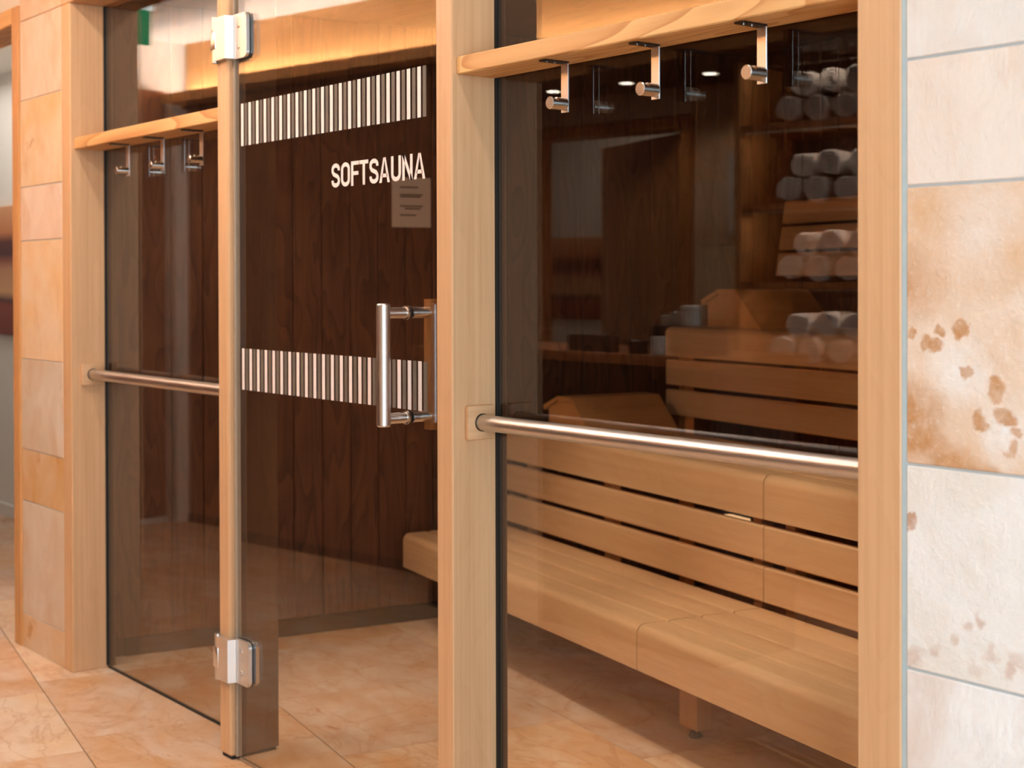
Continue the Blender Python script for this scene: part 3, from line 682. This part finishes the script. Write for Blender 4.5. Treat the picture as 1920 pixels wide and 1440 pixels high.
# door lining and open leaf
dr = empty('door_2', G(-5.30, -2.12, 0), GA); tag(dr, 'half open oak door in the hall mirrored in the glass', kind='structure')
box('lining_post', 0.48, 0.54, -0.14, 0.045, 0, 2.21, 'oak', dr, 0.003); box('lining_post', -0.56, -0.50, -0.14, 0.045, 0, 2.21, 'oak', dr, 0.003); box('lining_head', -0.50, 0.48, -0.14, 0.045, 2.15, 2.21, 'oakX', dr, 0.003)
lf = empty('door_leaf', (0.47, -0.05, 0.012), math.radians(26), dr)
for k in range(6):
    box('door_board', -0.935 + k * 0.156, -0.935 + (k + 1) * 0.156 - 0.002, -0.02, 0.02, 0, 2.125, 'oak', lf, 0.002)
bm = bmesh.new(); tube(bm, (-0.87, 0.02, 1.05), (-0.87, 0.065, 1.05), 0.009, 14); tube(bm, (-0.88, 0.065, 1.05), (-0.75, 0.065, 1.05), 0.009, 14); mesh('lever_handle', bm, 'steel', lf, True)
gstruct('ceiling_back_room', 'white ceiling of the room behind the hall door', -9.5, -3.5, -3.6, -2.30, 2.55, 2.6, 'ceil')
gstruct('wall_back_room_side', 'white side wall of the room behind the hall door', -4.0, -3.9, -3.6, -2.26, 0.0, 2.55, 'white')
gstruct('wall_back_room', 'white wall of the room behind the hall door', -9.5, -3.5, -3.7, -3.6, 0.0, 2.6, 'white')
p = thing('wall_painting', 'brown banded painting mirrored beside the open oak door', 'painting', G(-6.62, -3.583, 1.12), GA)
box('canvas', -0.42, 0.42, -0.012, 0.016, 0, 0.55, 'painting', p, 0.003)
light('back_room_lamp', 'AREA', G(-6.0, -2.9, 2.5), 9, WARM, (0, 0, GA), shape='SQUARE', size=0.8)
# end wall of the corridor
we = gstruct('wall_end', 'white end wall of the hall above dark timber panelling', -7.67, -7.57, -2.1, 0.45, 0, CEIL, 'white')
for k in range(5):
    o = mesh('wall_panel', bbox(bmesh.new(), -0.008, 0.008, -0.135 + .002, 0.135 - .002, 0.04, 2.46, 0.002), 'hallpanel', we); o.location = (0.058, -0.785 + 0.825 + k * 0.272, 0)
# hall ceiling
gstruct('ceiling', 'white plaster ceiling of the hall', -9.6, 0.9, -1.09, 1.9, CEIL, CEIL + 0.08, 'ceil')
# exit sign
ex = thing('exit_sign', 'green emergency exit sign mirrored in the left pane', 'sign', G(-6.09, 0.37, 2.42), GA)
box('housing', -0.018, 0.018, -0.16, 0.16, 0.155, 0.205, 'signwhite', ex, 0.003); box('panel', -0.006, 0.006, -0.15, 0.15, 0.0, 0.155, 'green', ex, 0.001)
bm = bmesh.new(); tube(bm, (0, 0, 0.205), (0, 0, CEIL - 2.42), 0.006, 10); mesh('rod', bm, 'steel', ex)
# downlights
for k, uu in enumerate((-5.42, -4.95, -4.46)):
    r = thing('soffit_downlight', ('downlight mirrored beside the hook nearest the middle post', 'downlight mirrored beside the middle hook', 'downlight mirrored left of the hook nearest the stone wall')[k], 'downlight', G(uu, -1.80, 2.365), GA, 'small downlights in the dark soffit')
    mesh('ring', lathe(bmesh.new(), [(0.034, -0.004), (0.046, -0.004), (0.046, -0.0002)], 24), 'steel', r, True)
    mesh('lens', lathe(bmesh.new(), [(0.033, -0.006), (0.033, -0.0005)], 24), 'lampface', r, True)
    light('soffit_downlight_light', 'SPOT', G(uu, -1.80, 2.352), 13, WARM, (0, 0, 0), spot_size=math.radians(125), spot_blend=0.6, shadow_soft_size=0.03)
for k, (xx, yy) in enumerate(((-4.35, -0.42), (-3.15, -0.42), (-2.05, -0.42), (-3.95, -1.15))):  # the one over the counter is added to light the jars
    r = thing('ceiling_downlight', 'recessed warm downlight in the hall ceiling, %s' % ('in front of the left pane', 'in front of the glass door', 'in front of the right pane', 'unseen one added to light the bar counter')[k], 'downlight', (xx, yy, CEIL), 0, 'recessed hall downlights')
    mesh('ring', lathe(bmesh.new(), [(0.045, -0.004), (0.06, -0.004), (0.06, -0.0002)], 24), 'steel', r, True)
    mesh('lens', lathe(bmesh.new(), [(0.044, -0.006), (0.044, -0.0005)], 24), 'lampface', r, True)
    light('ceiling_downlight_light', 'AREA', (xx, yy, CEIL - 0.02), (5, 5, 5, 16)[k], WHITEW, (0, 0, 0), shape='DISK', size=0.10)

# ---- towel shelving
SU0, SU1, SV0, SV1 = -4.21, -3.05, -2.10, -1.61
sh = thing('towel_shelf', 'open dark timber shelving stacked with rolled towels', 'shelf', G((SU0 + SU1) / 2, SV0, 0), GA); hs = (SU1 - SU0) / 2
for s in (-1, 1): box('side_panel', s * (hs - 0.015) - 0.015, s * (hs - 0.015) + 0.015, 0, SV1 - SV0, 0, 2.37, 'oak', sh, 0.002)
box('back_panel', -hs + 0.03, hs - 0.03, 0.001, 0.012, 0, 2.37, 'darkpanel', sh)
LV = [2.075, 1.715, 1.365, 1.005]
for z in LV + [0.55, 0.10]: box('shelf_board', -hs + 0.0305, hs - 0.0305, 0.0125, SV1 - SV0 - 0.004, z - 0.03, z, 'oakX', sh, 0.002)
for z in (2.335, LV[0] - 0.032, LV[1] - 0.032, LV[2] - 0.032):  # unseen strips added under the boards to brighten the towels
    box('added_shelf_strip', -hs + 0.05, hs - 0.05, SV1 - SV0 - 0.032, SV1 - SV0 - 0.012, z - 0.008, z, 'steel', sh)
    light('added_shelf_strip_light', 'AREA', G((SU0 + SU1) / 2, SV1 - 0.022, z - 0.010), 5.0, WARM, (math.radians(-35), 0, GA), shape='RECTANGLE', size=1.0, size_y=0.015)
def towel_mesh(R, L, seed):
    rnd = random.Random(seed); bm = bmesh.new()
    turns = 3.6; n = 66; outer = []; inner = []; th = R / (turns + 0.9) * 0.86
    for i in range(n + 1):
        a = turns * 2 * math.pi * i / n; rr = 0.10 * R + (R * 0.90) * (i / n) + 0.012 * R * math.sin(a * 2.3 + seed)
        sq = 1 - 0.03 * abs(math.sin(a))
        outer.append((rr * math.cos(a + seed), rr * math.sin(a + seed) * sq)); r2 = max(rr - th, 0.004)
        inner.append((r2 * math.cos(a + seed), r2 * math.sin(a + seed) * sq))
    def ring(pts, y, k=1.0): return [bm.verts.new((p[0] * k, y, p[1] * k)) for p in pts]
    o0, o1, i0, i1 = ring(outer, 0), ring(outer, -L), ring(inner, -0.0), ring(inner, -L)
    of = ring([((a[0] + b[0]) / 2, (a[1] + b[1]) / 2) for a, b in zip(outer, inner)], 0.006)
    for i in range(n):
        for q in ((o0[i], o0[i + 1], o1[i + 1], o1[i]), (i0[i + 1], i0[i], i1[i], i1[i + 1]), (o0[i + 1], o0[i], of[i], of[i + 1]), (of[i + 1], of[i], i0[i], i0[i + 1]), (o1[i], o1[i + 1], i1[i + 1], i1[i])): bm.faces.new(q)
    bm.faces.new((o0[0], o1[0], i1[0], i0[0])); bm.faces.new((o0[n], i0[n], i1[n], o1[n]))
    bmesh.ops.recalc_face_normals(bm, faces=bm.faces[:]); return bm
TR = 0.064; protos = []
for s in range(3):
    bm = towel_mesh(TR, 0.34, s * 1.7); me = bpy.data.meshes.new('towel_roll'); bm.to_mesh(me); bm.free(); me.materials.append(M['towel'])
    for p_ in me.polygons: p_.use_smooth = True
    protos.append(me)
ords = ['first', 'second', 'third', 'fourth', 'fifth']; shelfn = ['top towel shelf', 'second towel shelf down', 'third towel shelf down', 'lowest towel shelf']
k = 0
for li, z in enumerate(LV):
    for rowi, (n_, u0) in enumerate(((5, -3.955 - (0.0, 0.0, -0.01, 0.02)[li]), (4, -3.8855 - (0.0, 0.0, -0.01, 0.02)[li]))):
        for j in range(n_):
            uu = u0 + j * 0.139
            if uu > SU1 - 0.11: continue
            o = bpy.data.objects.new('rolled_towel', protos[k % 3]); link(o); k += 1
            zc = z + TR * 0.985 + rowi * TR * 1.72
            o.location = G(uu, SV1 - 0.03 + random.uniform(-.02, .012), zc); o.rotation_euler = (0, 0, GA)
            tag(o, 'white rolled towel, %s from left, %s row, %s' % (ords[j], ('bottom', 'upper')[rowi], shelfn[li]), 'towel', 'rolled towels on the shelving')
# poster beside the shelving
po = thing('wall_poster', 'narrow white picture poster beside the towel shelving', 'poster', G(-4.40, -2.095, 1.60), GA)
box('sheet', -0.145, 0.145, 0.0, 0.003, 0, 0.41, 'paper', po)
for zc, m_ in ((0.325, 'ink'), (0.215, 'inkbrown'), (0.10, 'inkbrown')):
    mesh('printed_picture', prism(bmesh.new(), rrect(-0.11, 0.08, zc - 0.042, zc + 0.042, 0.03, 4), 0.0031, 0.0036, 'Y'), m_, po)

# ---- bar counter with jars (behind the photographer, parallel to the facade)
ct = thing('bar_counter', 'bar counter with orange timber top, mirrored across the right pane', 'counter', (-4.2, -1.72, 0))
box('counter_top', -0.77, 0.77, -0.27, 0.25, 1.06, 1.10, 'oakX', ct, 0.003); box('counter_body', -0.72, 0.72, -0.25, 0.19, 0.0, 1.0595, 'darkpanel', ct)
def jar(name, label, cat, x, y, z, prof, mat, lid=None, group='jars on the bar counter'):
    r = thing(name, label, cat, (x, y, z), 0, group)
    mesh('body', lathe(bmesh.new(), prof, 26), mat, r, True)
    if lid: mesh('lid', lathe(bmesh.new(), lid, 26), 'jarw', r, True)
gdish = thing('glass_dish', 'long low smoked glass dish on the counter', 'dish', (-4.10, -1.52, 1.10), 0)
bm = bmesh.new(); bbox(bm, -0.115, 0.115, -0.035, 0.035, 0.0, 0.006, 0.001)
for (a, b, c, d) in ((-0.115, 0.115, -0.035, -0.030), (-0.115, 0.115, 0.030, 0.035), (-0.115, -0.110, -0.0299, 0.0299), (0.110, 0.115, -0.0299, 0.0299)): bbox(bm, a, b, c, d, 0.0061, 0.062, 0.001)
mesh('walls', bm, 'smoke', gdish)
jar('dark_pot', 'black ceramic pot between glass dish and white jar', 'pot', -3.845, -1.51, 1.10, [(0.036, 0), (0.042, 0.006), (0.043, 0.048), (0.039, 0.052), (0.037, 0.046), (0.034, 0.012)], 'jard')
jar('white_jar', 'squat white ceramic jar standing on the counter edge', 'jar', -3.725, -1.505, 1.10, [(0.026, 0), (0.030, 0.004), (0.031, 0.060), (0.029, 0.068), (0.027, 0.066), (0.024, 0.02)], 'jarw')
st_ = thing('display_step', 'low dark riser carrying three small jars', 'riser', (-3.68, -1.60, 1.10)); box('plinth', -0.13, 0.15, -0.06, 0.06, 0.0, 0.105, 'jard', st_, 0.002)
for (x, rr, hh, lab) in ((-3.765, 0.0155, 0.040, 'smallest white jar on the dark riser'), (-3.712, 0.018, 0.054, 'middle sized white jar on the dark riser'), (-3.635, 0.035, 0.078, 'tall wide jar on the dark riser')):
    jar('lidded_jar', lab, 'jar', x, -1.58, 1.205, [(rr * 0.9, 0), (rr, 0.003), (rr, hh * 0.78), (rr * 0.92, hh * 0.80)], 'jarw', [(rr * 1.04, hh * 0.80), (rr * 1.04, hh * 0.94), (rr * 0.8, hh)])
